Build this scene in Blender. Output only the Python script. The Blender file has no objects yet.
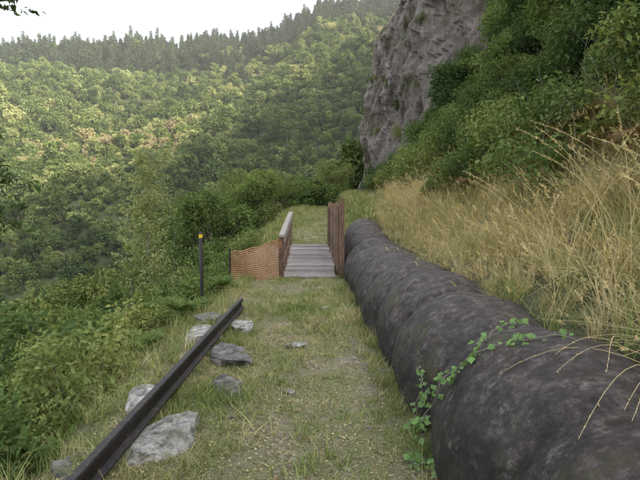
import bpy, math, numpy as np
from mathutils import Vector
R=np.random.default_rng(7)
scene=bpy.context.scene
# ---------------------------------------------------------------- noise
def _h(ix,iy,iz,s):
    n=(ix*374761393+iy*668265263+iz*2147483647+s*144665921)&0xffffffff
    n=((n^(n>>13))*1274126177)&0xffffffff
    n=((n^(n>>15))*974634777)&0xffffffff
    return ((n^(n>>16))&0xffff)/65535.0
def vn(x,y,z=0.0,s=0):
    x,y,z=np.broadcast_arrays(np.asarray(x,float),np.asarray(y,float),np.asarray(z,float))
    ix=np.floor(x).astype(np.int64);iy=np.floor(y).astype(np.int64);iz=np.floor(z).astype(np.int64)
    fx=x-ix;fy=y-iy;fz=z-iz
    fx=fx*fx*(3-2*fx);fy=fy*fy*(3-2*fy);fz=fz*fz*(3-2*fz)
    r=0
    for a in (0,1):
        for b in (0,1):
            for c in (0,1):
                r=r+_h(ix+a,iy+b,iz+c,s)*(fx if a else 1-fx)*(fy if b else 1-fy)*(fz if c else 1-fz)
    return r*2-1
def fbm(x,y,z=0.0,s=0,o=4):
    r=0;a=1.0
    for i in range(o):
        r=r+a*vn(x*2**i,y*2**i,np.asarray(z)*2**i,s+i*17);a*=.5
    return r
# ---------------------------------------------------------------- terrain
def interp(x,xs,ys): return np.interp(x,xs,ys)
def off(y): return interp(y,[40,60,400],[0,3,50])
def zp(y): return interp(y,[10.2,13.2,25,60],[0,.38,.85,2.0])
PX=[-200,-100,-70,-8,-4,-2.5,-1.9,-1.5,.95,1.3,1.6,2.2,3.5,5,8]
PZ=[-40,-46,-45,-4.8,-1.75,-.65,-.18,0,0,.2,.75,1.05,1.9,3.3,7]
CX=[-30,3.3,3.9,4.4,4.9,7.0,10.5,14,60]
CZ=[-60,.5,6,10,14,17,20.5,24,51]
def csh(y): return interp(y,[20,24,34,45,60,75],[30,10,1.6,-.3,2,25])
def own(x,y):
    u=x-off(y)
    H=interp(y,[-100,0,120,190,300,365,450],[132,140,153,163,176,186,194])
    h=interp(u,PX,PZ)
    sl=(H-7)/112
    h=np.where(u>8,7+(np.minimum(u,120)-8)*sl-np.maximum(0,u-120)*.5,h)
    hc=interp(u-csh(y)-2.2,CX,CZ)
    m=np.clip((y-23)/5,0,1)*np.clip((68-y)/5,0,1)*np.clip((u-2)/1.5,0,1)*np.clip((13-(u-csh(y)))/2,0,1)
    h=h-m*np.clip(h-.5,0,6.0)
    h=np.maximum(h,hc)
    h=h+zp(y)
    g=1.7*np.exp(-((y-11.7)/.85)**4)*np.clip((.95-u)/.3,0,1)
    h=h-g
    amp=np.clip((np.abs(u+.2)-3)/30,0,1)
    return h+amp*fbm(x/25,y/25,0,3,4)*4
def far(x,y):
    s=-.35*x+.94*y
    h=interp(s,[0,60,75,130,250,390,410,600,1400],[-46,-44,-42,-20,48,137,139,90,60])
    rz=interp(x/np.maximum(s,60)*392,[-420,-212,-130,-55,8,80,200],[88,95,106,114,144,168,190])
    h=-46+(h+46)/183.0*(rz+46)
    amp=np.clip((s-80)/100,0,1)
    return h+amp*(fbm(x/80,y/80,0,11,3)*10+fbm(x/22,y/22,0,5,3)*2.8)
def terr(x,y):
    return np.maximum(own(x,y),far(x,y))
def ground(x,y):
    h=terr(x,y)
    d=np.hypot(x,y)
    near=np.clip(1-d/40,0,1)
    return h+near*(fbm(x*1.3,y*1.3,0,21,4)*.03+fbm(x*5,y*5,0,23,3)*.008+np.clip((np.abs(x+.3)-1.2),0,1)*fbm(x*.8,y*.8,0,22,3)*.1)
# ---------------------------------------------------------------- mesh helper
def new_mesh(name,V,Fq=None,Ft=None,mats=(),mi=None,tint=None,smooth=False):
    me=bpy.data.meshes.new(name)
    V=np.asarray(V,np.float32)
    nq=0 if Fq is None else len(Fq); nt=0 if Ft is None else len(Ft)
    me.vertices.add(len(V)); me.vertices.foreach_set('co',V.ravel())
    L=[]
    if nq: L.append(np.asarray(Fq,np.int32).ravel()); 
    if nt: L.append(np.asarray(Ft,np.int32).ravel())
    L=np.concatenate(L)
    me.loops.add(len(L)); me.loops.foreach_set('vertex_index',L)
    st=np.concatenate([np.arange(nq)*4,nq*4+np.arange(nt)*3]).astype(np.int32)
    me.polygons.add(nq+nt); me.polygons.foreach_set('loop_start',st)
    if mi is not None: me.polygons.foreach_set('material_index',np.asarray(mi,np.int32))
    if smooth is not False:
        sm=np.ones(nq+nt,bool) if smooth is True else np.asarray(smooth,bool)
        me.polygons.foreach_set('use_smooth',sm)
    else: me.polygons.foreach_set('use_smooth',np.zeros(nq+nt,bool))
    for m in mats: me.materials.append(m)
    if tint is not None:
        a=me.attributes.new('tint','FLOAT','POINT'); a.data.foreach_set('value',np.asarray(tint,np.float32))
    me.update(calc_edges=True); me.validate()
    return me
def add(name,me,parent=None,loc=(0,0,0)):
    o=bpy.data.objects.new(name,me); scene.collection.objects.link(o); o.location=loc
    if parent: o.parent=parent
    return o
def empty(name,loc=(0,0,0)):
    o=bpy.data.objects.new(name,None); scene.collection.objects.link(o); o.location=loc; o.empty_display_size=.2
    return o
class B:
    def __init__(s): s.V=[];s.Q=[];s.M=[];s.T=[];s.S=[];s.n=0
    def add(s,V,Q,m=0,t=.5,sm=False):
        V=np.asarray(V,float).reshape(-1,3);Q=np.asarray(Q,int).reshape(-1,4)
        s.V.append(V);s.Q.append(Q+s.n);s.n+=len(V)
        s.M.append(np.full(len(Q),m));s.T.append(np.broadcast_to(t,(len(V),)).astype(float));s.S.append(np.full(len(Q),sm))
    def mesh(s,name,mats):
        return new_mesh(name,np.concatenate(s.V),np.concatenate(s.Q),None,mats,np.concatenate(s.M),np.concatenate(s.T),np.concatenate(s.S))
def tube(P,r,n=6):
    P=np.asarray(P,float);k=len(P);r=np.broadcast_to(r,(k,))
    T=np.gradient(P,axis=0);T/=np.linalg.norm(T,axis=1)[:,None]+1e-9
    up=np.array([0.31,.9,.2]) if abs(T[0,1])<.8 else np.array([1,.1,.3])
    A=np.cross(T,up);A/=np.linalg.norm(A,axis=1)[:,None]+1e-9
    C=np.cross(T,A)
    th=np.arange(n)/n*2*np.pi
    V=P[:,None]+r[:,None,None]*(A[:,None]*np.cos(th)[None,:,None]+C[:,None]*np.sin(th)[None,:,None])
    i=np.arange(k-1)[:,None]*n;j=np.arange(n)[None];jn=(j+1)%n
    Q=np.stack([i+j,i+jn,i+n+jn,i+n+j],-1).reshape(-1,4)
    return V.reshape(-1,3),Q
def leafq(C,N,T,s,asp=.5,fold=.12):
    N=N/np.linalg.norm(N,axis=1)[:,None]
    T=T-N*(T*N).sum(1)[:,None];T/=np.linalg.norm(T,axis=1)[:,None]+1e-9
    Bv=np.cross(N,T);s=s[:,None]
    v0=C;v2=C+T*s;
    v1=C+T*s*.42+Bv*s*asp*.5+N*s*fold;v3=C+T*s*.42-Bv*s*asp*.5+N*s*fold
    V=np.stack([v0,v1,v2,v3],1).reshape(-1,3)
    return V,np.arange(len(V)).reshape(-1,4)
def box(b,c,d,m=0,t=.5,yaw=0,pitch=0,bev=0):
    x,y,z=[k/2 for k in d]
    V=np.array([[-x,-y,-z],[x,-y,-z],[x,y,-z],[-x,y,-z],[-x,-y,z],[x,-y,z],[x,y,z],[-x,y,z]])
    if pitch:
        cp,sp=math.cos(pitch),math.sin(pitch);V=V@np.array([[1,0,0],[0,cp,sp],[0,-sp,cp]])
    if yaw:
        cy,sy=math.cos(yaw),math.sin(yaw);V=V@np.array([[cy,sy,0],[-sy,cy,0],[0,0,1]])
    b.add(V+np.array(c),[[0,3,2,1],[4,5,6,7],[0,1,5,4],[1,2,6,5],[2,3,7,6],[3,0,4,7]],m,t)
# ---------------------------------------------------------------- materials
def mat(name):
    m=bpy.data.materials.new(name);m.use_nodes=True;nt=m.node_tree;nt.nodes.clear()
    o=nt.nodes.new('ShaderNodeOutputMaterial');return m,nt,o
def N(nt,t,**k):
    n=nt.nodes.new(t)
    for a,b in k.items():
        if hasattr(n,a): setattr(n,a,b)
        else: n.inputs[a].default_value=b
    return n
def ramp(nt,stops,src=None,interp_='LINEAR'):
    r=nt.nodes.new('ShaderNodeValToRGB');e=r.color_ramp.elements;r.color_ramp.interpolation=interp_
    while len(e)<len(stops): e.new(.5)
    for i,(p,c) in enumerate(stops):
        e[i].position=p;e[i].color=(*c,1) if len(c)==3 else c
    if src is not None: nt.links.new(src,r.inputs[0])
    return r
def noise(nt,scale,detail=6,rough=.6,vec=None,dist=0):
    n=nt.nodes.new('ShaderNodeTexNoise');n.inputs['Scale'].default_value=scale;n.inputs['Detail'].default_value=detail
    n.inputs['Roughness'].default_value=rough;n.inputs['Distortion'].default_value=dist
    if vec is not None: nt.links.new(vec,n.inputs['Vector'])
    return n
def mix(nt,f,a,b,mode='MIX'):
    m=nt.nodes.new('ShaderNodeMix');m.data_type='RGBA';m.blend_type=mode
    for s,v in ((m.inputs[0],f),(m.inputs[6],a),(m.inputs[7],b)):
        if isinstance(v,(int,float)): s.default_value=v
        elif isinstance(v,tuple): s.default_value=(*v,1) if len(v)==3 else v
        else: nt.links.new(v,s)
    return m.outputs[2]
def math_(nt,op,a,b=0,c=0):
    m=nt.nodes.new('ShaderNodeMath');m.operation=op
    for s,v in zip(m.inputs,(a,b,c)):
        if isinstance(v,(int,float)): s.default_value=v
        else: nt.links.new(v,s)
    return m.outputs[0]
def foliage(name,stops,trans=.35,patch=.02,rough=.55,tintamt=.6):
    m,nt,o=mat(name)
    oi=N(nt,'ShaderNodeObjectInfo');ge=N(nt,'ShaderNodeNewGeometry')
    at=N(nt,'ShaderNodeAttribute');at.attribute_name='tint'
    rn=N(nt,'ShaderNodeAttribute');rn.attribute_name='rnd'
    nz=noise(nt,patch,2,.5,ge.outputs['Position'])
    v=math_(nt,'FRACT',math_(nt,'ADD',oi.outputs['Random'],rn.outputs['Fac']))
    v=math_(nt,'MULTIPLY',v,.7)
    v=math_(nt,'ADD',v,math_(nt,'MULTIPLY',math_(nt,'SUBTRACT',nz.outputs[0],.5),1.2))
    v=math_(nt,'ADD',v,.15)
    r=ramp(nt,stops,v)
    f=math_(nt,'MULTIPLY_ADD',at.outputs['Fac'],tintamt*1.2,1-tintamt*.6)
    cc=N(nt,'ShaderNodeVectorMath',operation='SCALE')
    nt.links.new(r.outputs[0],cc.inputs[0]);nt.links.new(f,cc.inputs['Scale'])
    p=N(nt,'ShaderNodeBsdfDiffuse')
    nt.links.new(cc.outputs[0],p.inputs['Color'])
    sh=p.outputs[0]
    if trans>0:
        t=N(nt,'ShaderNodeBsdfTranslucent');mx=N(nt,'ShaderNodeMixShader');mx.inputs[0].default_value=trans
        yel=mix(nt,1.0,cc.outputs[0],(1.25,1.2,.6),'MULTIPLY')
        nt.links.new(yel,t.inputs['Color'])
        nt.links.new(sh,mx.inputs[1]);nt.links.new(t.outputs[0],mx.inputs[2]);sh=mx.outputs[0]
    if rough<.9:
        g=N(nt,'ShaderNodeBsdfGlossy');g.inputs['Roughness'].default_value=rough;g.inputs['Color'].default_value=(.9,.9,.9,1)
        mx=N(nt,'ShaderNodeMixShader');mx.inputs[0].default_value=.035;nt.links.new(sh,mx.inputs[1]);nt.links.new(g.outputs[0],mx.inputs[2]);sh=mx.outputs[0]
    nt.links.new(sh,o.inputs[0])
    return m
def simple(name,stops,scale,rough=.8,bump=.3,bscale=None,stretch=None,detail=8,spec=.3,dist=.02):
    m,nt,o=mat(name)
    ge=N(nt,'ShaderNodeTexCoord');vec=ge.outputs['Object']
    if stretch:
        mp=N(nt,'ShaderNodeMapping');mp.inputs['Scale'].default_value=stretch;nt.links.new(vec,mp.inputs[0]);vec=mp.outputs[0]
    nz=noise(nt,scale,detail,.65,vec)
    at=N(nt,'ShaderNodeAttribute');at.attribute_name='tint'
    v=nz.outputs[0]
    if stretch: v=math_(nt,'ADD',nz.outputs[0],math_(nt,'MULTIPLY',math_(nt,'SUBTRACT',at.outputs['Fac'],.5),.35))
    r=ramp(nt,stops,v)
    p=N(nt,'ShaderNodeBsdfPrincipled');p.inputs['Roughness'].default_value=rough;p.inputs['Specular IOR Level'].default_value=spec
    nt.links.new(r.outputs[0],p.inputs['Base Color'])
    b=N(nt,'ShaderNodeBump');b.inputs['Strength'].default_value=bump;b.inputs['Distance'].default_value=dist
    n2=noise(nt,bscale or scale*3,8,.7,vec);nt.links.new(n2.outputs[0],b.inputs['Height']);nt.links.new(b.outputs[0],p.inputs['Normal'])
    nt.links.new(p.outputs[0],o.inputs[0]);return m

M_shrub=foliage('shrub_leaves',[(0,(.045,.075,.032)),(.4,(.085,.13,.048)),(.7,(.135,.18,.062)),(1,(.23,.25,.09))],.25,.25,1,.9)
M_lshrub=foliage('light_shrub_leaves',[(0,(.08,.125,.045)),(.5,(.15,.20,.07)),(1,(.27,.29,.11))],.3,.5,1,.9)
M_tree=foliage('forest_leaves',[(0,(.05,.08,.03)),(.45,(.11,.15,.05)),(.75,(.20,.24,.085)),(.93,(.34,.34,.15)),(1,(.33,.28,.16))],.2,.012,1,.8)
M_pine=foliage('pine_needles',[(0,(.05,.07,.04)),(1,(.10,.125,.065))],0,.02,1)
M_yel=foliage('young_tree_leaves',[(0,(.24,.28,.12)),(1,(.34,.37,.19))],.35,.5,1)
M_grass=foliage('green_grass_blades',[(0,(.13,.18,.055)),(.4,(.20,.25,.085)),(.65,(.32,.31,.15)),(1,(.52,.45,.27))],.25,1.2,1,.8)
M_dry=foliage('dry_grass_blades',[(0,(.24,.25,.09)),(.3,(.40,.34,.16)),(.65,(.52,.43,.24)),(1,(.62,.52,.32))],.25,.6,1,.6)
M_fern=foliage('fern_fronds',[(0,(.09,.145,.045)),(1,(.19,.245,.085))],.25,.5,1)
M_dfern=foliage('dead_fern_fronds',[(0,(.16,.11,.06)),(1,(.30,.21,.12))],.2,.5,1)
M_vine=foliage('vine_leaves',[(0,(.08,.17,.035)),(1,(.14,.25,.06))],.3,.5,.4)
M_bark=simple('bark',[(.3,(.06,.05,.035)),(.7,(.16,.135,.1))],9,.9,.6)
M_bark2=simple('bark_pale',[(.3,(.14,.13,.10)),(.7,(.28,.26,.21))],9,.9,.6)

# ground material
m,nt,o=mat('ground_soil');M_ground=m
ge=N(nt,'ShaderNodeNewGeometry');pos=ge.outputs['Position']
n1=noise(nt,.9,6,.65,pos);n2=noise(nt,22,9,.75,pos);n3=noise(nt,90,6,.75,pos)
soil=ramp(nt,[(.36,(.11,.09,.065)),(.5,(.26,.225,.17)),(.62,(.46,.41,.33))],n2.outputs[0])
grs=ramp(nt,[(.38,(.07,.085,.035)),(.5,(.17,.18,.085)),(.6,(.38,.34,.2))],n3.outputs[0])
f=ramp(nt,[(.38,(0,0,0)),(.54,(1,1,1))],n1.outputs[0])
c=mix(nt,f.outputs[0],soil.outputs[0],grs.outputs[0])
sx=N(nt,'ShaderNodeSeparateXYZ');nt.links.new(pos,sx.inputs[0])
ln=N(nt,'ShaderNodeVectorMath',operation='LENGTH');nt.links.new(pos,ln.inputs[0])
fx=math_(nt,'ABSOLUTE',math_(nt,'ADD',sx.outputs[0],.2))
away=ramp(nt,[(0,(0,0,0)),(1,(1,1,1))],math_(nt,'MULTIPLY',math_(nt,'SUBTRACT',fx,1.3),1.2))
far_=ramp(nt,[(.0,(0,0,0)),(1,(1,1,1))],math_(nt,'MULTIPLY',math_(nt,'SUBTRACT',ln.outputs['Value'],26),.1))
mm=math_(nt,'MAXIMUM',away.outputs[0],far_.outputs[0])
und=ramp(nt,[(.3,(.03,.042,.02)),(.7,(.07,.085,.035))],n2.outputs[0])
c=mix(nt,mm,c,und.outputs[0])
p=N(nt,'ShaderNodeBsdfPrincipled');p.inputs['Roughness'].default_value=.95;p.inputs['Specular IOR Level'].default_value=.15
nt.links.new(c,p.inputs['Base Color'])
b=N(nt,'ShaderNodeBump');b.inputs['Strength'].default_value=1;b.inputs['Distance'].default_value=.03
nt.links.new(n2.outputs[0],b.inputs['Height']);nt.links.new(b.outputs[0],p.inputs['Normal']);nt.links.new(p.outputs[0],o.inputs[0])

# cliff rock
m,nt,o=mat('cliff_rock');M_cliff=m
ge=N(nt,'ShaderNodeNewGeometry');pos=ge.outputs['Position']
mp=N(nt,'ShaderNodeMapping');mp.inputs['Scale'].default_value=(1.6,1.6,.45);mp.inputs['Rotation'].default_value=(.25,.2,0);nt.links.new(pos,mp.inputs[0])
n1=noise(nt,.55,9,.7,mp.outputs[0],.6);n2=noise(nt,2.6,9,.75,mp.outputs[0],.3);n3=noise(nt,.35,6,.7,pos)
c1=ramp(nt,[(.3,(.23,.185,.155)),(.45,(.37,.315,.28)),(.6,(.50,.44,.40)),(.78,(.6,.54,.48))],n1.outputs[0])
c2=ramp(nt,[(.3,(.35,.33,.32)),(.55,(1,1,1)),(.8,(1.25,1.2,1.15))],n2.outputs[0])
c=mix(nt,.85,c1.outputs[0],c2.outputs[0],'MULTIPLY')
gf=ramp(nt,[(.50,(0,0,0)),(.60,(.75,.75,.75))],n3.outputs[0])
c=mix(nt,gf.outputs[0],c,(.18,.17,.09))
p=N(nt,'ShaderNodeBsdfPrincipled');p.inputs['Roughness'].default_value=.9
nt.links.new(c,p.inputs['Base Color'])
b=N(nt,'ShaderNodeBump');b.inputs['Strength'].default_value=1;b.inputs['Distance'].default_value=.5
nt.links.new(n2.outputs[0],b.inputs['Height']);nt.links.new(b.outputs[0],p.inputs['Normal']);nt.links.new(p.outputs[0],o.inputs[0])

# pipe
m,nt,o=mat('tarred_pipe');M_pipe=m
ge=N(nt,'ShaderNodeNewGeometry');pos=ge.outputs['Position']
n1=noise(nt,2.2,8,.7,pos);n2=noise(nt,12,12,.85,pos)
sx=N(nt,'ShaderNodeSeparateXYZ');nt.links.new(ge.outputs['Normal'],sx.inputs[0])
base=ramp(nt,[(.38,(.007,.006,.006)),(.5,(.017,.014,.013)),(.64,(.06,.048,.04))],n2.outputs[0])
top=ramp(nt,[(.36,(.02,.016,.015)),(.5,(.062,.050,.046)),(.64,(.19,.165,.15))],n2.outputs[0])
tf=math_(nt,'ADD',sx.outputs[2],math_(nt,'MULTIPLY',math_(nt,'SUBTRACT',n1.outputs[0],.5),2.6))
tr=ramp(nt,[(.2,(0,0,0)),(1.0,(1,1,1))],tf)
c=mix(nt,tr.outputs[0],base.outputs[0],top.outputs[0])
l1=ramp(nt,[(.565,(0,0,0)),(.60,(1,1,1))],noise(nt,6,14,.9,pos).outputs[0])
lf=math_(nt,'MULTIPLY',l1.outputs[0],.6)
c=mix(nt,lf,c,(.21,.195,.17))
g1=ramp(nt,[(.54,(0,0,0)),(.62,(.85,.85,.85))],noise(nt,2.1,12,.8,pos).outputs[0])
c=mix(nt,g1.outputs[0],c,(.065,.062,.028))
rs=ramp(nt,[(.4,(.45,.45,.45)),(.6,(.85,.85,.85))],n1.outputs[0])
p=N(nt,'ShaderNodeBsdfPrincipled');p.inputs['Specular IOR Level'].default_value=.35
nt.links.new(rs.outputs[0],p.inputs['Roughness'])
nt.links.new(c,p.inputs['Base Color'])
b=N(nt,'ShaderNodeBump');b.inputs['Strength'].default_value=.9;b.inputs['Distance'].default_value=.018
nt.links.new(n2.outputs[0],b.inputs['Height']);nt.links.new(b.outputs[0],p.inputs['Normal']);nt.links.new(p.outputs[0],o.inputs[0])

def stone_mat(name,stops,moss):
    m,nt,o=mat(name);ge=N(nt,'ShaderNodeNewGeometry');pos=ge.outputs['Position']
    n1=noise(nt,11,10,.8,pos);n2=noise(nt,5,8,.75,pos)
    r=ramp(nt,stops,n1.outputs[0]);g=ramp(nt,[(.5,(0,0,0)),(.58,(moss,)*3)],n2.outputs[0])
    c=mix(nt,g.outputs[0],r.outputs[0],(.10,.11,.045))
    p=N(nt,'ShaderNodeBsdfPrincipled');p.inputs['Roughness'].default_value=.92;nt.links.new(c,p.inputs['Base Color'])
    b=N(nt,'ShaderNodeBump');b.inputs['Strength'].default_value=1;b.inputs['Distance'].default_value=.03
    nt.links.new(n1.outputs[0],b.inputs['Height']);nt.links.new(b.outputs[0],p.inputs['Normal']);nt.links.new(p.outputs[0],o.inputs[0]);return m
M_stone=stone_mat('lichened_stone',[(.38,(.10,.10,.095)),(.46,(.28,.275,.255)),(.54,(.5,.49,.46)),(.64,(.68,.67,.63))],.45)
M_stoned=stone_mat('dark_stone',[(.38,(.05,.05,.048)),(.5,(.16,.155,.15)),(.62,(.36,.35,.33))],.7)
M_rail=simple('old_rail_steel',[(.35,(.010,.009,.010)),(.55,(.022,.018,.018)),(.68,(.085,.05,.035))],18,.55,.5,60,spec=.45,dist=.006)
M_wood=simple('weathered_grey_timber',[(.3,(.16,.14,.13)),(.5,(.27,.24,.225)),(.7,(.40,.36,.335))],6,.85,.4,20,stretch=(1,8,8))
M_woodl=simple('pale_handrail_timber',[(.3,(.22,.19,.165)),(.7,(.42,.38,.34))],8,.8,.3,20,stretch=(6,1,6))
M_woodb=simple('brown_timber',[(.3,(.075,.048,.034)),(.5,(.17,.105,.07)),(.75,(.31,.22,.155))],7,.85,.5,20,stretch=(8,8,1))
M_orange=simple('orange_plastic_mesh',[(.3,(.36,.17,.09)),(.7,(.52,.28,.17))],6,.6,.1)
M_black=simple('black_post_paint',[(.3,(.012,.012,.012)),(.7,(.03,.03,.03))],10,.5,.1)
M_yellow=simple('yellow_band',[(.3,(.6,.42,.02)),(.7,(.75,.55,.04))],10,.5,.1)

# ---------------------------------------------------------------- ground sheet
tx=np.linspace(-math.asinh(700/2.5),math.asinh(500/2.5),620);gx=-.2+2.5*np.sinh(tx)
ty=np.linspace(-math.asinh(250/3.0),math.asinh(1200/3.0),640);gy=4.5+3.0*np.sinh(ty)
X,Y=np.meshgrid(gx,gy,indexing='ij')
Z=ground(X,Y)
V=np.stack([X,Y,Z],-1).reshape(-1,3)
ny=len(gy);i=np.arange(len(gx)-1)[:,None]*ny;j=np.arange(ny-1)[None]
Q=np.stack([i+j,i+ny+j,i+ny+j+1,i+j+1],-1).reshape(-1,4)
add('ground',new_mesh('ground',V,Q,None,[M_ground],smooth=True))
def gz(x,y): return ground(np.asarray(x,float),np.asarray(y,float))

# ---------------------------------------------------------------- cliff
yy=np.linspace(22,74,300);tt=np.linspace(0,1,260)
cx=np.array([3.0,3.3,3.9,4.4,4.9,7.0,10.5,14,20]);cz=np.array([-1.5,.5,6,10,14,17,20.5,24,27.5])
ca=np.r_[0,np.cumsum(np.hypot(np.diff(cx),np.diff(cz)))];ca/=ca[-1]
px=np.interp(tt,ca,cx);pz=np.interp(tt,ca,cz)
YY,PXX=np.meshgrid(yy,px,indexing='ij');_,PZZ=np.meshgrid(yy,pz,indexing='ij')
XX=PXX+csh(YY)+off(YY)+.1
ZZ=PZZ+zp(YY)
d=fbm(YY/5,ZZ/7,XX/6,31,3)*.9
rid=1-np.abs(fbm(YY/2.2+ZZ*.12,ZZ/4.5,XX/4,37,4))
d=d+rid*1.1-.6+np.round(fbm(YY/1.3,ZZ/2.6,0,41,3)*2.5)/2.5*.45+fbm(YY*1.2,ZZ*.8,XX,43,4)*.2
XX=XX-d*.8;YY2=YY-d*.6
V=np.stack([XX,YY2,ZZ],-1).reshape(-1,3);ny=len(tt)
i=np.arange(len(yy)-1)[:,None]*ny;j=np.arange(ny-1)[None]
Q=np.stack([i+j,i+j+1,i+ny+j+1,i+ny+j],-1).reshape(-1,4)
add('rock_cliff',new_mesh('rock_cliff',V,Q,None,[M_cliff],smooth=False))
cliffX,cliffY,cliffZ=XX,YY2,ZZ

# ---------------------------------------------------------------- pipe
ys=np.arange(-3,24,.03)
ax=interp(ys,[-3,3,4,6,9,11,14,18,24],[1.3,1.3,1.28,1.2,1.13,1.12,1.3,2.2,4.5])
k=np.ones(25)/25;axp=np.convolve(np.pad(ax,12,'edge'),k,'valid')
az=.2+zp(ys)*.6
L=1.18;wob=ys+.1*np.sin(ys*1.1);ph=np.abs(((wob+.35)/L+.5)%1-.5)*L
rr=.565+.085*np.clip(ph/(L/2),0,1)**.5-.03*np.exp(-(ph/.03)**2)
th=np.linspace(0,2*np.pi,129)[:-1]
CT,ST=np.cos(th)[None],np.sin(th)[None];yc=ys[:,None]
RR=rr[:,None]+fbm(yc*1.2,CT*1.2,ST*1.2,51,3)*.035+fbm(yc*5,CT*4,ST*4,53,4)*.010
V=np.stack([axp[:,None]+RR*CT,np.broadcast_to(yc,RR.shape),az[:,None]+RR*ST],-1).reshape(-1,3)
n=128;i=np.arange(len(ys)-1)[:,None]*n;j=np.arange(n)[None];jn=(j+1)%n
Q=np.stack([i+j,i+n+j,i+n+jn,i+jn],-1).reshape(-1,4)
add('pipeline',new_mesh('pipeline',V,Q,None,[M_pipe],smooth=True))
def pipe_pt(y,a,lift=.0):
    x=np.interp(y,ys,axp);z=np.interp(y,ys,az);r=np.interp(y,ys,rr)+lift
    return np.array([x+r*math.cos(a),y,z+r*math.sin(a)])

# ---------------------------------------------------------------- rail
prof=np.array([[-.05,0],[.05,0],[.05,.012],[.012,.028],[.010,.09],[.026,.1],[.028,.128],[.022,.136],[-.022,.136],[-.028,.128],[-.026,.1],[-.010,.09],[-.012,.028],[-.05,.012]])
rx=[-1.27,-1.22,-1.17,-1.12];ry=[.8,2.9,5.2,7.0];rz=[.03,.04,.03,.02]
yy=np.linspace(.8,7.0,60)
V=[];
for y in yy:
    x=np.interp(y,ry,rx);z=np.interp(y,ry,rz)+.05
    for a,bz in prof: V.append([x+a,y,z+bz])
n=len(prof);i=np.arange(len(yy)-1)[:,None]*n;j=np.arange(n)[None];jn=(j+1)%n
Q=list(np.stack([i+j,i+jn,i+n+jn,i+n+j],-1).reshape(-1,4))
e=(len(yy)-1)*n
for base in (0,e):
    for q in ((0,1,2,13),(13,2,3,12),(12,3,4,11),(11,4,5,10),(10,5,6,9),(9,6,7,8)): Q.append([base+k for k in q])
add('steel_rail',new_mesh('steel_rail',np.array(V),np.array(Q),None,[M_rail]))

# ---------------------------------------------------------------- stones
def rock(name,loc,sc,seed,mt,yaw=0,tilt=0,sub=6):
    import bmesh
    rg=np.random.default_rng(seed);bm=bmesh.new();bmesh.ops.create_icosphere(bm,subdivisions=sub,radius=1)
    v=np.array([q.co[:] for q in bm.verts])
    for q_ in range(12):
        nn=rg.normal(size=3)*np.array([1,1,.35]);nn/=np.linalg.norm(nn);dd=rg.uniform(.55,.85)
        t=np.maximum(0,v@nn-dd);v-=t[:,None]*nn
    nn=np.array([rg.normal()*.1,rg.normal()*.1,1]);nn/=np.linalg.norm(nn);t=np.maximum(0,v@nn-.5);v-=t[:,None]*nn
    f=fbm(v[:,0]*1.6+seed,v[:,1]*1.6,v[:,2]*1.6,seed,3);f2=np.round(fbm(v[:,0]*3+seed,v[:,1]*3,v[:,2]*5,seed+3,3)*3)/3
    v*=1+.13*f[:,None]+.035*f2[:,None]+.012*fbm(v[:,0]*14,v[:,1]*14,v[:,2]*14,seed+5,3)[:,None]
    v*=np.array(sc)
    cy,sy=math.cos(yaw),math.sin(yaw);ct,s_=math.cos(tilt),math.sin(tilt)
    v=v@np.array([[ct,0,s_],[0,1,0],[-s_,0,ct]])@np.array([[cy,sy,0],[-sy,cy,0],[0,0,1]])
    for q,c in zip(bm.verts,v): q.co=c
    me=bpy.data.meshes.new(name);bm.to_mesh(me);bm.free();me.materials.append(mt)
    return add(name,me,None,loc)
def G(x,y,dz=0): return (x,y,float(gz(x,y))+dz)
rock('stone_slab',G(-1.0,3.25,.0),(.21,.42,.17),3,M_stone,-.2,.12)
rock('stone_slab',G(-1.32,3.7,.0),(.22,.3,.15),4,M_stone,.3)
rock('stone_slab',G(-.94,4.95,.02),(.27,.42,.14),5,M_stoned,.3,-.12)
rock('stone_slab',G(-.78,4.1,.02),(.17,.28,.10),6,M_stoned,.5)
rock('stone_slab',G(-1.38,5.6,.04),(.26,.30,.13),7,M_stone,.1,.1)
rock('stone_slab',G(-.98,6.1,.01),(.17,.34,.12),8,M_stone,.4)
rock('stone_slab',G(-1.45,6.4,.01),(.2,.24,.12),9,M_stoned,.4)
rock('stone_slab',G(-1.5,2.95,-.06),(.22,.27,.15),19,M_stoned,.5)
rock('path_stone',G(-.27,5.4,.02),(.15,.08,.035),10,M_stone,.2,sub=4)
rock('path_stone',G(.63,4.6,.0),(.12,.09,.05),12,M_stoned,.2,sub=4)
rock('path_stone',G(.08,7.2,.01),(.08,.06,.025),13,M_stone,.9,sub=4)
rock('path_stone',G(-.25,4.05,.01),(.06,.04,.025),14,M_stone,.9,sub=4)
for k in range(34):
    x=R.uniform(-1.0,.65);y=R.uniform(2.5,9)
    s=R.uniform(.012,.035);rock('path_stone',G(x,y),(s*1.4,s,s*.6),40+k,M_stoned if k%2 else M_stone,R.uniform(0,3),sub=2)

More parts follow.
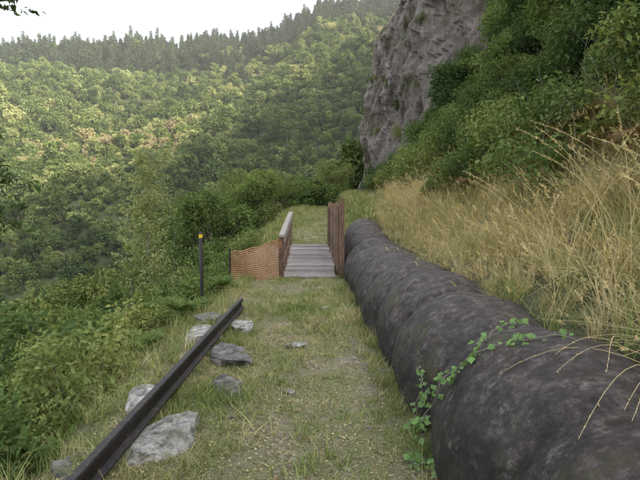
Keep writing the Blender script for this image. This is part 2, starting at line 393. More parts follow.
# ---------------------------------------------------------------- bridge
br=empty('footbridge',(0,10.2,0))
y0,y1=10.15,13.3;sl=.38/3.15;pit=math.atan(sl)
def bx(y,side):
    return np.interp(y,[y0,y1],[-.72,-.70]) if side<0 else np.interp(y,[y0,y1],[.28,.27])
b=B()
npl=21
for k in range(npl):
    y=y0+(k+.5)*(y1-y0)/npl;xc=(bx(y,-1)+bx(y,1))/2+R.normal()*.008
    box(b,(xc,y-10.2,(y-y0)*sl+.02+R.normal()*.002),(1.06,.132,.04),0,R.uniform(0,1),R.normal()*.006,pit)
add('deck',b.mesh('deck',[M_wood]),br)
b=B()
for x in (-.62,.18): box(b,(x,1.53,.19-.12),(.1,3.3,.2),0,.5,0,pit)
add('bearers',b.mesh('bearers',[M_woodb]),br)
b=B()
for k,y in enumerate((10.2,11.25,12.25,13.25)):
    z=(y-y0)*sl; box(b,(-.80,y-10.2,z+.35),(.09,.09,1.0),0,R.uniform(0,1))
ym=11.72;zm=(ym-y0)*sl
for hh in (.3,.58): box(b,(-.745,ym-10.2,zm+hh),(.025,3.2,.1),0,.4,0,pit)
add('left_posts_and_rails',b.mesh('lp',[M_woodb]),br)
b=B();box(b,(-.78,ym-10.2,zm+.875),(.11,3.3,.045),0,.5,0,pit);box(b,(-.725,ym-10.2,zm+.80),(.03,3.2,.1),0,.3,0,pit);add('handrail',b.mesh('handrail',[M_woodl]),br)
b=B()
rt=lambda y:np.interp(y,[10.2,13.3],[.42,.24])
yaw=math.atan2(.18,3.1)
for y,h in ((10.2,1.72),(11.2,1.52),(12.25,1.36),(13.3,1.25)):
    z=(y-y0)*sl; box(b,(rt(y)+.03,y-10.2,z+h/2-.15),(.1,.1,h+.1),0,R.uniform(.3,1))
for k in range(17):
    y=10.33+k*.18;z=(y-y0)*sl;h=np.interp(y,[10.2,13.3],[1.55,1.1])+R.normal()*.03
    if k in(4,9,13): continue
    box(b,(rt(y)-.035,y-10.2,z+h/2),(.022,.11,h-.12),0,R.uniform(0,1),yaw)
for f in (.35,.85): 
    box(b,(.33-.01,1.55,zm+f*1.3),(.04,3.15,.09),0,.4,yaw,pit*(.35 if f>.5 else 1))
add('right_screen',b.mesh('rs',[M_woodb]),br)

# orange mesh barrier
ob=empty('orange_mesh_barrier',(-1.28,10.0,0))
b=B()
P00=np.array([-.5,0,-.2]);P10=np.array([.5,.15,-.06]);P01=np.array([-.52,.02,.55]);P11=np.array([.5,.16,.84])
def Pm(u,v):
    p=(P00*(1-u)+P10*u)*(1-v)+(P01*(1-u)+P11*u)*v
    p=p+np.array([.01*math.sin(v*9+u*5),.04*math.sin(u*7+v*3)-.05*math.sin(math.pi*u),-.05*math.sin(math.pi*u)*v+.012*math.sin(u*19)])
    return p
nu,nv=26,18
for i_ in range(nu+1):
    V,Q=tube([Pm(i_/nu,v) for v in np.linspace(0,1,14)],.0065,4);b.add(V,Q)
for j_ in range(nv+1):
    V,Q=tube([Pm(u,j_/nv) for u in np.linspace(0,1,18)],.009,4);b.add(V,Q)
add('mesh_net',b.mesh('net',[M_orange]),ob)
b=B()
V,Q=tube([(-.53,.03,-.5),(-.54,.03,.1),(-.545,.03,.62)],.018,8);b.add(V,Q)
add('stake',b.mesh('stake',[M_rail]),ob)

# marker post
x,y=-1.82,7.6;mp_=empty('marker_post',(x,y,float(gz(x,y))))
top=1.12-float(gz(x,y))
b=B();V,Q=tube([(0,0,-.3),(0,0,.3),(0,0,top-.02),(0,0,top-.019),(0,0,top)],[.028,.028,.028,.024,.001],14);b.add(V,Q,sm=True)
add('post',b.mesh('post',[M_black]),mp_)
b=B();V,Q=tube([(0,0,top-.10),(0,0,top-.099),(0,0,top-.045),(0,0,top-.044)],[.027,.031,.031,.027],14);b.add(V,Q);add('yellow_band',b.mesh('yb',[M_yellow]),mp_)

# ---------------------------------------------------------------- plant prototypes
def coll(name): return bpy.data.collections.new(name)
def proto(c,name,me):
    o=bpy.data.objects.new(name,me);c.objects.link(o);return o
def rdir(n,rg):
    v=rg.normal(size=(n,3));return v/np.linalg.norm(v,axis=1)[:,None]
def bush(seed,Rr,H,nl,ls,asp=.5,lobes=9,mt=None,bark=None,trunk=0,spread=1.0,up=.3,shell=(.55,1.08),lobr=(.3,.5),stem=.02,twigs=3):
    rg=np.random.default_rng(seed);b=B()
    C=[]
    for k in range(lobes):
        a=rg.uniform(0,6.28);q=math.sqrt(rg.uniform(0,1))*.72
        zz=trunk+(H-trunk)*rg.uniform(.15,.85)*(1-.35*q)
        C.append([math.cos(a)*q*Rr,math.sin(a)*q*Rr,zz])
    C=np.array(C);rad=rg.uniform(*lobr,size=lobes)*Rr
    w=rad**2/np.sum(rad**2);k=rg.choice(lobes,nl,p=w)
    D=rdir(nl,rg);D[:,2]=np.where(D[:,2]<-.35,-D[:,2]*.6,D[:,2]);
    sp=rdir(lobes*26,rg)[rg.integers(0,lobes*26,nl)]
    D=D*.55+sp*.7;D/=np.linalg.norm(D,axis=1)[:,None]
    rr_=rad[k]*rg.uniform(*shell,nl)
    P=C[k]+D*rr_[:,None]*np.array([1,1,(H-trunk)/(2*Rr)*.55+.5])
    keep=P[:,2]>.02;P=P[keep];D=D[keep]
    n_=len(P);Nn=D*.6+rdir(n_,rg)*.7+np.array([0,0,up]);T=D*.5+rdir(n_,rg)*.8+np.array([0,0,-.15])
    s=ls*rg.uniform(.6,1.3,n_)
    V,Q=leafq(P,Nn,T,s,asp)
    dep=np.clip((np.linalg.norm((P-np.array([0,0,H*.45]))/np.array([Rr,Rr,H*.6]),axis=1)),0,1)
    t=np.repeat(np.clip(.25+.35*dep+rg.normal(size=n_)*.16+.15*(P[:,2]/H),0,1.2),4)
    b.add(V,Q,0,t)
    for c in C:
        mid=c*np.array([.35,.35,.55])+rg.normal(size=3)*.04*Rr
        V,Q=tube([[0,0,-.1],mid,c*.98],[stem*1.2,stem*.7,stem*.2],5);b.add(V,Q,1,.5,True)
        for _ in range(twigs):
            e=c+rdir(1,rg)[0]*Rr*.35;V,Q=tube([c*.9,(c+e)/2+rg.normal(size=3)*.02*Rr,e],[stem*.35,stem*.25,stem*.1],3);b.add(V,Q,1,.5,True)
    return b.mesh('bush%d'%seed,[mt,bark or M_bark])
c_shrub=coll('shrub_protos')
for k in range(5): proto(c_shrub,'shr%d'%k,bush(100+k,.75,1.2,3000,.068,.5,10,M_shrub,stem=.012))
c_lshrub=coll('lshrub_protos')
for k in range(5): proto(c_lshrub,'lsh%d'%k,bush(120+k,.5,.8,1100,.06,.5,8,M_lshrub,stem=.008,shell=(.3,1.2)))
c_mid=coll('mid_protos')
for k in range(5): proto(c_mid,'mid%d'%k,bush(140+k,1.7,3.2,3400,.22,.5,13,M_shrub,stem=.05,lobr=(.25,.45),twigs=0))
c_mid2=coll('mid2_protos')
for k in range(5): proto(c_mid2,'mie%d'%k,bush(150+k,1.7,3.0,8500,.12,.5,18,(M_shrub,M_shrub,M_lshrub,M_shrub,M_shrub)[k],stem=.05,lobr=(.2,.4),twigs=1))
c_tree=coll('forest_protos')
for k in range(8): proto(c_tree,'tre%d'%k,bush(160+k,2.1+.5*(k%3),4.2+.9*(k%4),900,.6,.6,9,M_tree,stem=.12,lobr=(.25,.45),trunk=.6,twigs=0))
def pine(seed,H,mt):
    rg=np.random.default_rng(seed);b=B()
    V,Q=tube([[0,0,-1],[0,0,H*.5],[rg.normal()*.2,0,H]],[.28,.18,.03],6);b.add(V,Q,1)
    P=[];T=[]
    z=H*.12
    while z<H*.99:
        f=1-z/H;rad=(.3+3.4*f**.8)*rg.uniform(.65,1.2);nb=7
        a0=rg.uniform(0,6)
        for q in range(nb):
            a=a0+q*6.28/nb+rg.normal()*.2;rl=rad*rg.uniform(.45,1.15)
            m_=int(5*rl)+3
            r_=rg.uniform(.1,1,m_)*rl
            w=.25*rl*(1-r_/rl*.6)*rg.normal(size=m_)
            P.append(np.stack([math.cos(a)*r_-math.sin(a)*w,math.sin(a)*r_+math.cos(a)*w,z-r_*.12+(r_/rl)**2*.5+rg.normal(size=m_)*.15],1))
            T.append(np.stack([math.cos(a)+rg.normal(size=m_)*.6,math.sin(a)+rg.normal(size=m_)*.6,np.full(m_,.25)],1))
        z+=H*.06*rg.uniform(.8,1.3)
    P=np.concatenate(P);T=np.concatenate(T);n_=len(P)
    V,Q=leafq(P,rdir(n_,rg)*.8+np.array([0,0,.7]),T,rg.uniform(.7,1.3,n_),.38)
    b.add(V,Q,0,np.repeat(rg.uniform(.2,.9,n_),4));return b.mesh('pine%d'%seed,[mt,M_bark])
c_pine=coll('pine_protos')
for k in range(5): proto(c_pine,'pin%d'%k,pine(180+k,9.5+k*1.3,M_pine))
def tuft(seed,n_,h,w,lean,rad,mt,seeds=0):
    rg=np.random.default_rng(seed);b=B()
    a=rg.uniform(0,6.28,n_);q=np.sqrt(rg.uniform(0,1,n_))*rad
    base=np.stack([np.cos(a)*q,np.sin(a)*q,np.full(n_,-.02)],1)
    d=rg.uniform(0,6.28,n_);dv=np.stack([np.cos(d),np.sin(d),0*d],1);hh=h*rg.uniform(.45,1.1,n_);ln=lean*rg.uniform(.2,1.3,n_)*hh
    sv=np.stack([-np.sin(d),np.cos(d),0*d],1)*w*rg.uniform(.6,1.2,n_)[:,None]
    seg=[0,.35,.7,1];rows=[]
    for s in seg:
        c=base+np.array([0,0,1])*(hh*(s-.28*ln/hh*s*s))[:,None]+dv*(ln*s**1.9)[:,None]
        ww=sv*(1-.85*s)
        rows+= [c-ww/2,c+ww/2]
    V=np.stack(rows,1).reshape(-1,3)
    o_=np.arange(n_)[:,None]*8
    Q=np.concatenate([np.stack([o_+2*k,o_+2*k+1,o_+2*k+3,o_+2*k+2],-1).reshape(-1,4) for k in range(3)])
    b.add(V,Q,0,np.repeat(rg.uniform(.1,1,n_),8),True)
    if seeds:
        k=rg.choice(n_,seeds)
        for kk in k:
            tip=V[kk*8+6];dr=dv[kk]
            m_=14;s=np.linspace(0,1,m_)
            P=tip+np.outer(s-.5,(dr*.5+np.array([0,0,.6]))*h*.16)
            VV,QQ=leafq(P,rdir(m_,rg),rdir(m_,rg)*.5+dr+np.array([0,0,.6]),np.full(m_,.022),.4);b.add(VV,QQ,0,.8)
    return b.mesh('tuft%d'%seed,[mt])
c_gr=coll('grass_protos')
for k in range(6): proto(c_gr,'gr%d'%k,tuft(200+k,20+3*k,.05+.014*k,.007,1.05,.06+.01*k,M_grass))
c_gr2=coll('grass2_protos')
for k in range(4): proto(c_gr2,'gt%d'%k,tuft(220+k,42,.24,.007,.9,.08,M_grass))
c_dry=coll('dry_protos')
for k in range(5): proto(c_dry,'dr%d'%k,tuft(240+k,46,.38+.05*k,.006,1.1,.1,M_dry,6))
def fern(seed,L,nf,mt,droop=.8):
    rg=np.random.default_rng(seed);b=B()
    for f in range(nf):
        a=f*6.28/nf+rg.normal()*.25;l=L*rg.uniform(.7,1.1);s=np.linspace(0,1,22)
        el=rg.uniform(.7,1.15)
        rad=l*(math.cos(el)*s+.35*s**2);z=l*(math.sin(el)*s-droop*.62*s**2.2)
        ctr=np.stack([math.cos(a)*rad,math.sin(a)*rad,z],1)
        V,Q=tube(ctr,np.linspace(.006,.0015,22)*L/.7,4);b.add(V,Q,0,.3)
        side=np.array([-math.sin(a),math.cos(a),0]);T=np.gradient(ctr,axis=0);T/=np.linalg.norm(T,axis=1)[:,None]
        for sg in (-1,1):
            for k in range(4,22):
                for h_ in (0,.5):
                    c=ctr[k]-(T[k]*l/22*h_)
                    pl=l*.26*math.sin(math.pi*min(1,(s[k]*.93+.07))**.75)+.01
                    dr=side*sg+T[k]*.5+np.array([0,0,-.15])
                    nn=np.cross(side,T[k]);nn=nn if nn[2]>0 else -nn
                    VV,QQ=leafq(c[None],(nn+rg.normal(size=3)*.15)[None],dr[None],np.array([pl]),.16,.02);b.add(VV,QQ,0,rg.uniform(.3,.9))
    return b.mesh('fern%d'%seed,[mt])
c_fern=coll('fern_protos')
for k in range(3): proto(c_fern,'fe%d'%k,fern(260+k,.6,8,M_fern))
c_dfern=coll('dead_fern_protos')
for k in range(2): proto(c_dfern,'df%d'%k,fern(270+k,.6,7,M_dfern,1.3))

# ---------------------------------------------------------------- scatter
def scatter(name,P,S,Rz,c,tilt=.12,sz=None,real=False):
    n=len(P);nv_=len(c.objects)
    me=bpy.data.meshes.new(name);me.vertices.add(n);me.vertices.foreach_set('co',np.asarray(P,np.float32).ravel())
    a=me.attributes.new('rot','FLOAT_VECTOR','POINT');rv=np.stack([R.normal(size=n)*tilt,R.normal(size=n)*tilt,Rz],1);a.data.foreach_set('vector',rv.astype(np.float32).ravel())
    a=me.attributes.new('scl','FLOAT_VECTOR','POINT');sv=np.stack([S,S,S*(R.uniform(.85,1.2,n) if sz is None else sz)],1);a.data.foreach_set('vector',sv.astype(np.float32).ravel())
    a=me.attributes.new('idx','INT','POINT');a.data.foreach_set('value',R.integers(0,nv_,n).astype(np.int32))
    if real:
        a=me.attributes.new('rnd','FLOAT','POINT');a.data.foreach_set('value',R.uniform(0,1,n).astype(np.float32))
    o=add(name,me)
    ng=bpy.data.node_groups.new(name,'GeometryNodeTree')
    ng.interface.new_socket('Geometry',in_out='INPUT',socket_type='NodeSocketGeometry');ng.interface.new_socket('Geometry',in_out='OUTPUT',socket_type='NodeSocketGeometry')
    nn=ng.nodes;gi=nn.new('NodeGroupInput');go=nn.new('NodeGroupOutput')
    ip=nn.new('GeometryNodeInstanceOnPoints');ci=nn.new('GeometryNodeCollectionInfo')
    ci.inputs['Collection'].default_value=c;ci.inputs['Separate Children'].default_value=True;ci.inputs['Reset Children'].default_value=True
    ip.inputs['Pick Instance'].default_value=True
    def na(nm,dt):
        q=nn.new('GeometryNodeInputNamedAttribute');q.data_type=dt;q.inputs['Name'].default_value=nm;return q.outputs['Attribute']
    e2r=nn.new('FunctionNodeEulerToRotation');l=ng.links
    l.new(gi.outputs[0],ip.inputs['Points']);l.new(ci.outputs[0],ip.inputs['Instance']);l.new(na('idx','INT'),ip.inputs['Instance Index'])
    l.new(na('rot','FLOAT_VECTOR'),e2r.inputs[0]);l.new(e2r.outputs[0],ip.inputs['Rotation']);l.new(na('scl','FLOAT_VECTOR'),ip.inputs['Scale'])
    if real:
        rz_=nn.new('GeometryNodeRealizeInstances');l.new(ip.outputs[0],rz_.inputs[0]);l.new(rz_.outputs[0],go.inputs[0])
    else: l.new(ip.outputs[0],go.inputs[0])
    md=o.modifiers.new('scatter','NODES');md.node_group=ng
    return o
def jgrid(x0,x1,y0_,y1_,sp):
    gx_=np.arange(x0,x1,sp);gy_=np.arange(y0_,y1_,sp);a,b_=np.meshgrid(gx_,gy_,indexing='ij')
    a=a.ravel()+R.uniform(-.5,.5,a.size)*sp;b_=b_.ravel()+R.uniform(-.5,.5,b_.size)*sp;return a,b_
def place(name,x,y,S,c,dz=0,**k):
    z=gz(x,y)+dz
    return scatter(name,np.stack([x,y,z],1),S,R.uniform(0,6.28,len(x)),c,**k)
def oncliff(x,y):
    u=x-off(y)-csh(y)
    return (y>20)&(y<66)&(u>.3)&(u<12.5)
# far forest
x,y=jgrid(-420,190,50,500,2.9)
az_=np.degrees(np.arctan2(x,y));D_=np.hypot(x,y)
z=gz(x,y)
k=(az_>-44)&(az_<28)&(D_>60)&(-.35*x+.94*y<425)&~oncliff(x,y)&~((x-off(y)>60))&((x-off(y)<-3)|(R.uniform(size=len(x))<.7))
x,y,z,az_,D_=x[k],y[k],z[k],az_[k],D_[k]
pn=fbm(x/45,y/45,0,71,4);zr=z+pn*16;sg=-.35*x+.94*y
ispine=(sg>350)&(zr>66)&(pn>-.75)|((zr>75)&(az_<-8)&(pn>.1))
S=np.clip(R.lognormal(-.1,.32,len(x)),.45,1.9)*(1+.2*fbm(x/30,y/30,0,73,2))
place('distant_forest',x[~ispine],y[~ispine],S[~ispine],c_tree,-.6)
kp=ispine&(R.uniform(size=len(x))<.42)
place('distant_pine_forest',x[kp],y[kp],R.uniform(.55,1.1,kp.sum()),c_pine,-.5,tilt=.04)
kp=ispine&(R.uniform(size=len(x))<.25)
place('ridge_undergrowth',x[kp],y[kp],S[kp]*.8,c_tree,-.6)
# mid vegetation
x,y=jgrid(-75,45,12,75,2.0)
D_=np.hypot(x,y);u=x-off(y);az_=np.degrees(np.arctan2(x,y))
k=(az_>-44)&(az_<42)&(D_>11)&(D_<72)&((u<-4.2)|(u>5.4))&~oncliff(x,y)
k|=(y>34)&(D_<72)&(u>-5)&(u<.9)&(az_<15)&(az_>-15)
S=R.uniform(.5,1.1,len(x))
kk=k&(D_>27);place('hillside_scrub',x[kk],y[kk],S[kk],c_mid,-.4)
kk=k&(D_<=27);place('near_hillside_scrub',x[kk],y[kk],S[kk],c_mid2,-.4)
x,y=jgrid(3,26,24,60,1.7);u=x-off(y)-csh(y);k=(u>8.8)&(u<13);x,y=x[k],y[k];
place('cliff_top_scrub',x,y,R.uniform(.3,.7,len(x)),c_mid2,.6)
x,y=jgrid(2.5,12,20,32,1.1);u=x-csh(y);k=(u<2.8)&(x>2.6+(y-20)*.12);x,y=x[k],y[k]
place('cliff_foot_scrub',x,y,R.uniform(.25,.5,len(x)),c_mid2,-.1)
# small plants rooted on cliff ledges
ci_=R.integers(20,240,70);cj_=R.integers(10,200,70)
scatter('cliff_ledge_plants',np.stack([cliffX[ci_,cj_],cliffY[ci_,cj_],cliffZ[ci_,cj_]-.1],1),R.uniform(.5,1.4,70),R.uniform(0,6,70),c_lshrub)
# near right bank shrubs
x,y=jgrid(2.6,9,1,26,.78);u=x-off(y)
k=(u>3.45+.45*fbm(x*.5,y*.5,0,81,2)-np.clip((y-10)*.09,0,1.1))&(np.hypot(x,y)<26)&(u<7)&(np.arctan2(x,y)<.9)
x,y=x[k],y[k];place('bank_shrubs',x,y,R.uniform(.6,1.35,len(x)),c_shrub,-.15,real=True)
x,y=jgrid(3.4,7,2,22,1.3);k=R.uniform(size=len(x))<.6;x,y=x[k],y[k];place('bank_bushes',x,y,R.uniform(1.0,1.9,len(x)),c_lshrub,-.1,real=True)
# left shrubs
x,y=jgrid(-9,-1.7,1.2,16,.52);
k=(x<-2.15-.25*fbm(x*.7,y*.7,0,83,2)+np.clip((y-9)*.1,0,.3))&(np.arctan2(x,y)>-.9)
x,y=x[k],y[k];place('slope_shrubs',x,y,R.uniform(.6,1.2,len(x))*np.where(x<-2.7,1.3,1),c_lshrub,-.1,real=True)
x,y=jgrid(-9,-2.6,1.2,16,1.0);k=np.arctan2(x,y)>-.9;x,y=x[k],y[k];place('slope_undergrowth',x,y,R.uniform(.6,1.1,len(x))*np.where(x<-3.6,1.5,1),c_shrub,-.3,real=True)
x=np.array([-2.3,-2.0,-2.6,-1.9,-2.7,-1.75,-2.1,3.0,3.3,2.6,3.2,2.9,3.4,2.7,3.6,3.9,3.7]);y=np.array([4.6,5.7,6.2,6.8,7.4,8.8,8.0,10.5,7,12,14,16,9.3,18,5.5,8,6.5])
place('fern_plants',x,y,R.uniform(.6,1.1,len(x)),c_fern,.15,real=True)
x=np.array([3.3,3.5,3.2,3.8,2.9,3.5]);y=np.array([5.2,6.1,7.6,7.2,9.8,11])
place('dead_fern_plants',x,y,R.uniform(.7,1.2,len(x)),c_dfern,.35,real=True)
def dens(x,y):
    mid=np.exp(-((x+.1)/.35)**2)*.2
    return np.clip(.68+1.0*fbm(x*1.3,y*.8,0,91,4)+.2*np.clip((y-5)/4,0,1)-mid,0.14,1)
x,y=jgrid(-1.6,1.0,1.6,10.2,.062);k=R.uniform(size=len(x))<dens(x,y)*.95;x,y=x[k],y[k]
place('path_grass',x,y,R.uniform(.4,1.25,len(x))*(1+.4*fbm(x*2.5,y*2.5,0,93,2)),c_gr,0,tilt=.25,real=True)
x,y=jgrid(-2.4,2.0,13.3,34,.16);place('far_path_grass',x,y,R.uniform(.9,1.7,len(x))*(1+np.clip((np.abs(x+.2)-.7),0,1)*1.2),c_gr,0,tilt=.2,real=True)
x,y=jgrid(-2.6,2.2,13.3,34,.3);k=(np.abs(x+.2-(y-13)*.01)>.75);x,y=x[k],y[k];place('far_verge_grass',x,y,R.uniform(.7,1.5,len(x)),c_gr2,0,tilt=.2,real=True)
x,y=jgrid(-2.3,-1.4,1.6,10.3,.17);k=R.uniform(size=len(x))<.7;x,y=x[k],y[k];place('verge_grass',x,y,R.uniform(.5,1.3,len(x)),c_gr2,0,tilt=.2,real=True)
y=R.uniform(2.2,10.3,140);x=np.interp(y,ys,axp)-.66+R.normal(size=140)*.06;place('pipe_edge_grass',x,y,R.uniform(.3,.85,140),c_gr2,0,tilt=.2,real=True)
y=R.uniform(2.4,7.2,120);x=np.interp(y,ry,rx)+R.choice([-.12,.1,.3],120)+R.normal(size=120)*.06;place('rail_side_grass',x,y,R.uniform(.25,.65,120),c_gr2,0,tilt=.3,real=True)
# dry bank grass
x,y=jgrid(1.5,4.4,.5,24,.17);u=x-np.interp(y,ys,axp)
k=(u>.30)&(R.uniform(size=len(x))<np.clip(1.3-(x-3.2)*.6,0.1,.95));x,y=x[k],y[k]
place('dry_bank_grass',x,y,R.uniform(.5,1.25,len(x))*np.where(x-1.7<.3,.75,1.05),c_dry,0,tilt=.3,real=True)
x,y=jgrid(1.5,3.6,.8,20,.27);place('green_bank_grass',x,y,R.uniform(.7,1.5,len(x)),c_gr2,0,tilt=.25,real=True)
# leaf litter and small weeds on the path
def litter(name,n_,mt,s0,s1,seed,up,asp,lift):
    rg=np.random.default_rng(seed);x=rg.uniform(-1.6,.75,n_);y=1.8+8.3*rg.uniform(0,1,n_)**1.3;z=gz(x,y)+lift
    b=B();V,Q=leafq(np.stack([x,y,z],1),rdir(n_,rg)*.5+np.array([0,0,up]),rdir(n_,rg)*np.array([1,1,.3]),rg.uniform(s0,s1,n_),asp,.1);b.add(V,Q,0,np.repeat(rg.uniform(0,1.1,n_),4));add(name,b.mesh(name,[mt]))
litter('leaf_litter',5000,M_dfern,.008,.035,11,1.0,.5,.006)
litter('straw_litter',4500,M_dry,.02,.08,12,1.2,.06,.008)
litter('path_weeds',11000,M_grass,.008,.022,13,1.2,.8,.012)

# tall seed stalks
b=B();rg=np.random.default_rng(5)
for k in range(34):
    y=rg.uniform(2.0,4.6);x=rg.uniform(1.65,2.5);z=float(gz(x,y));h=rg.uniform(.7,1.25);a=rg.normal()*.5+math.pi*(1 if rg.uniform()<.75 else 0);ln=rg.uniform(.15,.75)*h
    s=np.linspace(0,1,12);P=np.stack([x+math.cos(a)*ln*s**2.2,y+math.sin(a)*ln*s**2.2,z+h*(s-.25*s**3*ln/h)],1)
    V,Q=tube(P,np.linspace(.0028,.0012,12),4);b.add(V,Q,0,rg.uniform(.5,1))
    m_=40;sq=rg.uniform(.78,1,m_);PP=np.stack([np.interp(sq,s,P[:,q]) for q in range(3)],1)
    VV,QQ=leafq(PP,rdir(m_,rg),rdir(m_,rg)*.6+(P[-1]-P[-3])/np.linalg.norm(P[-1]-P[-3]),rg.uniform(.012,.028,m_),.3);b.add(VV,QQ,0,rg.uniform(.4,1))
add('tall_seeding_grass',b.mesh('tsg',[M_dry]))
# vine over pipe
b=B()
def vine(pts,nl,seed,ls=.05):
    rg=np.random.default_rng(seed);pts=np.array(pts);s=np.linspace(0,1,len(pts));q=np.linspace(0,1,60)
    P=np.stack([np.interp(q,s,pts[:,k]) for k in range(3)],1)
    for _ in range(3): P[1:-1]=(P[:-2]+P[1:-1]*2+P[2:])/4
    P+=np.stack([.012*np.sin(q*31+seed),.02*np.sin(q*17),.01*np.sin(q*23)],1)
    V,Q=tube(P,.003,5);b.add(V,Q,1,.5,True)
    for k in range(nl):
        f=rg.uniform(0,1);c=np.array([np.interp(f,q,P[:,d]) for d in range(3)])
        for t_ in range(3):
            dr=rdir(1,rg)[0]*np.array([1,1,.5]);VV,QQ=leafq((c+dr*.02)[None],(np.array([-.4,-.4,.8])+rg.normal(size=3)*.35)[None],dr[None],np.array([ls*rg.uniform(.5,1.3)]),.8,.1);b.add(VV,QQ,0,rg.uniform(.2,1))
A=lambda y,a,l=.03:pipe_pt(y,math.radians(a),l)
vine([(.62,3.05,.02),A(2.98,170),A(2.9,150),A(2.82,130),A(2.72,112),A(2.62,95),A(2.5,80)],26,1,.05)
vine([A(2.85,125),A(3.0,112),A(3.1,100),A(3.2,85)],10,2,.045)
vine([(.60,3.2,.03),(.66,3.35,.12),A(3.3,165,.03),A(3.45,158,.03)],14,3,.05)
vine([(.6,3.0,.02),(.55,2.85,.05),(.62,2.7,.1)],12,4,.05)
add('climbing_vine',b.mesh('vine',[M_vine,M_bark2]))
b=B();rg=np.random.default_rng(8)
for k in range(12):
    y=rg.uniform(1.5,2.6);c0=A(y,55,.04);c1=A(y-.25+rg.normal()*.2,95+rg.uniform(0,45),.012);q=np.linspace(0,1,11)[:,None]
    P=c0*(1-q)+c1*q+np.array([0,0,.13])*(4*q*(1-q))*rg.uniform(.7,1.4)+np.array([rg.normal()*.02,.06,0])*np.sin(q*4)
    V,Q=tube(P,np.linspace(.0026,.0008,11),4);b.add(V,Q,0,rg.uniform(.5,1))
    m_=12;sq=rg.uniform(.75,1,m_);PP=np.stack([np.interp(sq,q[:,0],P[:,d_]) for d_ in range(3)],1)
    VV,QQ=leafq(PP,rdir(m_,rg),rdir(m_,rg)*.5+(P[-1]-P[-2])/np.linalg.norm(P[-1]-P[-2]),rg.uniform(.008,.02,m_),.3);b.add(VV,QQ,0,.7)
add('dead_grass_stalks',b.mesh('dgs',[M_dry]))
def small_tree(name,loc,H,seed,mt,nb,ll,cr,nl=14,bare=.35,bk=None,r0=.03):
    rg=np.random.default_rng(seed);b=B()
    s=np.linspace(0,1,12);w=rg.normal(size=(2,))*.05*H
    P=np.stack([w[0]*s**2+.02*H*np.sin(s*6),w[1]*s**2,H*s-.3*(1-s)],1);V,Q=tube(P,np.linspace(r0,r0*.15,12),7);b.add(V,Q,1,.5,True)
    for k in range(nb):
        f=rg.uniform(bare,.99);c=np.array([np.interp(f,s,P[:,d]) for d in range(3)]);a=rg.uniform(0,6.28);L=cr*(1.1-f*.75)*rg.uniform(.5,1.2)
        d=np.array([math.cos(a),math.sin(a),rg.uniform(.2,.9)]);e=c+d*L;m_=(c+e)/2+np.array([0,0,.06*L])
        V,Q=tube([c,m_,e],[r0*.35*(1.1-f),r0*.2*(1.1-f),r0*.07],5);b.add(V,Q,1,.5,True)
        n_=nl;q=rg.uniform(.3,1.05,n_);C=c+(e-c)*q[:,None]+rg.normal(size=(n_,3))*.11*L
        VV,QQ=leafq(C,rdir(n_,rg)+np.array([0,0,.6]),rdir(n_,rg)+d*.5,ll*rg.uniform(.6,1.3,n_),.45);b.add(VV,QQ,0,np.repeat(rg.uniform(.2,1,n_),4))
    return add(name,b.mesh(name,[mt,bk or M_bark2]),None,loc)
small_tree('young_tree',(-4.15,12,float(gz(-4.15,12))+.1),5.8,1,M_yel,140,.085,1.0,38,.42)
small_tree('sapling',(-3.3,8.6,float(gz(-3.3,8.6))-.2),2.3,3,M_lshrub,50,.06,.5,20,.3,r0=.015)
small_tree('sapling',(-2.9,9.8,float(gz(-2.9,9.8))-.2),2.3,13,M_lshrub,50,.06,.5,20,.3,r0=.015)
b=B();rg=np.random.default_rng(91)
for k in range(60):
    x=rg.uniform(3.2,5.5);y=rg.uniform(3.5,14);z=float(gz(x,y))+.6
    P=np.array([x,y,z]);d=np.array([rg.normal()*.4-.4,rg.normal()*.4-.3,1.]);pts=[P]
    for s_ in range(5): d=d+rg.normal(size=3)*.25;pts.append(pts[-1]+d/np.linalg.norm(d)*rg.uniform(.12,.25))
    V,Q=tube(np.array(pts),np.linspace(.005,.0012,6),4);b.add(V,Q,0,.5)
add('bare_twigs',b.mesh('bare_twigs',[M_bark2]))
for (tx_,ty_,H,Rr,sd_,mt_) in ((-3.6,17,3.7,1.6,301,M_lshrub),(-2.9,23,3.6,1.7,302,M_lshrub),(-5.2,19,5.0,2.0,303,M_shrub),(-2.6,32,4.6,2.0,304,M_lshrub),(-4.2,27,5.4,2.2,305,M_shrub),(.9,40,4.2,1.9,306,M_lshrub)):
    add('broadleaf_tree',bush(sd_,Rr,H,9000,.11,.5,20,mt_,trunk=.3,stem=.06,lobr=(.18,.36),twigs=3),None,(tx_,ty_,float(gz(tx_,ty_))-.2))
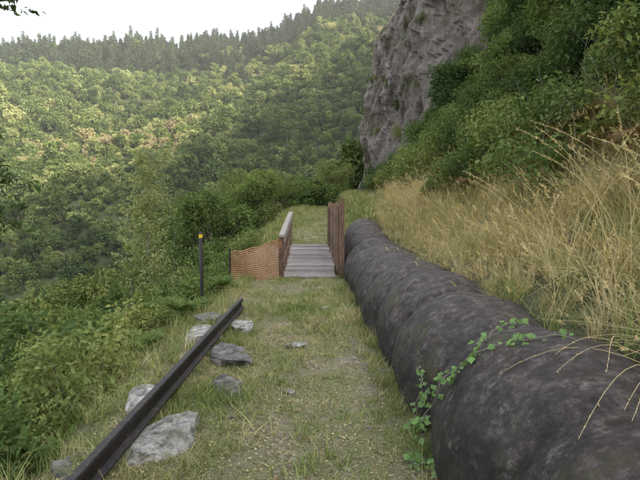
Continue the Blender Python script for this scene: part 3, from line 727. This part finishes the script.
# overhanging tree at left
b=B();rg=np.random.default_rng(77);base=np.array([-5.0,4.6,float(gz(-5.,4.6))-.2])
tr=[base,base+[.1,0,2],base+[.25,.1,4],base+[.3,.1,6.2]]
V,Q=tube(tr,[.1,.08,.06,.03],9);b.add(V,Q,1,.5,True)
for st,en in (((-4.8,4.6,1.6),(-2.9,4.9,1.8)),((-4.8,4.6,1.4),(-2.95,4.9,1.4)),((-4.75,4.6,3.0),(-2.8,4.8,3.45)),((-4.75,4.6,3.5),(-2.85,4.8,3.35)),((-4.8,4.6,2.3),(-3.3,5,2.3)),((-4.75,4.6,4),(-4.5,5.8,4.8)),((-4.75,4.6,4),(-5.8,4.2,4.9)),((-4.8,4.6,2.8),(-6,5.0,3.2))):
    st=np.array(st);en=np.array(en);m_=(st+en)/2+np.array([0,0,.12]);V,Q=tube([st,m_,en],[.02,.012,.004],6);b.add(V,Q,1,.5,True)
    for k in range(26):
        f=rg.uniform(.35,1);c=st+(en-st)*f+np.array([0,0,.3*f*(1-f)]);e=c+rdir(1,rg)[0]*rg.uniform(.1,.3)*np.array([1,1,.8])
        V,Q=tube([c,e],[.003,.0015],4);b.add(V,Q,1);n_=13
        C=c+(e-c)*rg.uniform(.3,1.1,n_)[:,None]+rg.normal(size=(n_,3))*.02
        VV,QQ=leafq(C,rdir(n_,rg)+np.array([0,0,.6]),rdir(n_,rg)+(e-c)*3+np.array([0,0,-.3]),.085*rg.uniform(.6,1.2,n_),.38);b.add(VV,QQ,0,np.repeat(rg.uniform(.1,.9,n_),4))
add('overhanging_tree',b.mesh('oht',[M_shrub,M_bark]))

# ---------------------------------------------------------------- haze (real participating air in the valley)
m,nt,o=mat('valley_haze');vs=nt.nodes.new('ShaderNodeVolumeScatter');vs.inputs['Density'].default_value=.00042;vs.inputs['Anisotropy'].default_value=.2;vs.inputs['Color'].default_value=(1,.98,.92,1)
nt.links.new(vs.outputs[0],o.inputs['Volume'])
b=B();box(b,(-60,330,40),(900,560,330))
add('haze',b.mesh('haze',[m]))
# ---------------------------------------------------------------- light
SE,SR=31,115
w=bpy.data.worlds.new('World');scene.world=w;w.use_nodes=True;nt=w.node_tree;nt.nodes.clear()
sk=nt.nodes.new('ShaderNodeTexSky');sk.sky_type='NISHITA';sk.sun_disc=False;sk.sun_elevation=math.radians(SE);sk.sun_rotation=math.radians(SR)
sk.dust_density=5;sk.air_density=1;sk.ozone_density=.6
hs=nt.nodes.new('ShaderNodeHueSaturation');hs.inputs['Saturation'].default_value=.35
bg=nt.nodes.new('ShaderNodeBackground');bg.inputs[1].default_value=.66;ow=nt.nodes.new('ShaderNodeOutputWorld')
nt.links.new(sk.outputs[0],hs.inputs['Color']);nt.links.new(hs.outputs[0],bg.inputs[0]);nt.links.new(bg.outputs[0],ow.inputs[0])
sd=bpy.data.lights.new('sun','SUN');sd.energy=5;sd.angle=math.radians(.5);sd.color=(1,.92,.76)
so=bpy.data.objects.new('sun',sd);scene.collection.objects.link(so)
e_,r_=math.radians(SE),math.radians(SR);dv=Vector((math.cos(e_)*math.sin(r_),math.cos(e_)*math.cos(r_),math.sin(e_)))
so.rotation_euler=dv.to_track_quat('Z','Y').to_euler();so.location=(60,0,150)
# ---------------------------------------------------------------- camera
cd=bpy.data.cameras.new('camera');cd.sensor_width=36;cd.lens=28.1;cd.clip_end=3000;cd.clip_start=.05
co=bpy.data.objects.new('camera',cd);scene.collection.objects.link(co);co.location=(0,0,1.6);co.rotation_euler=(math.radians(90-4.6),0,0)
scene.camera=co
scene.view_settings.view_transform='Standard';scene.view_settings.look='None';scene.view_settings.exposure=0
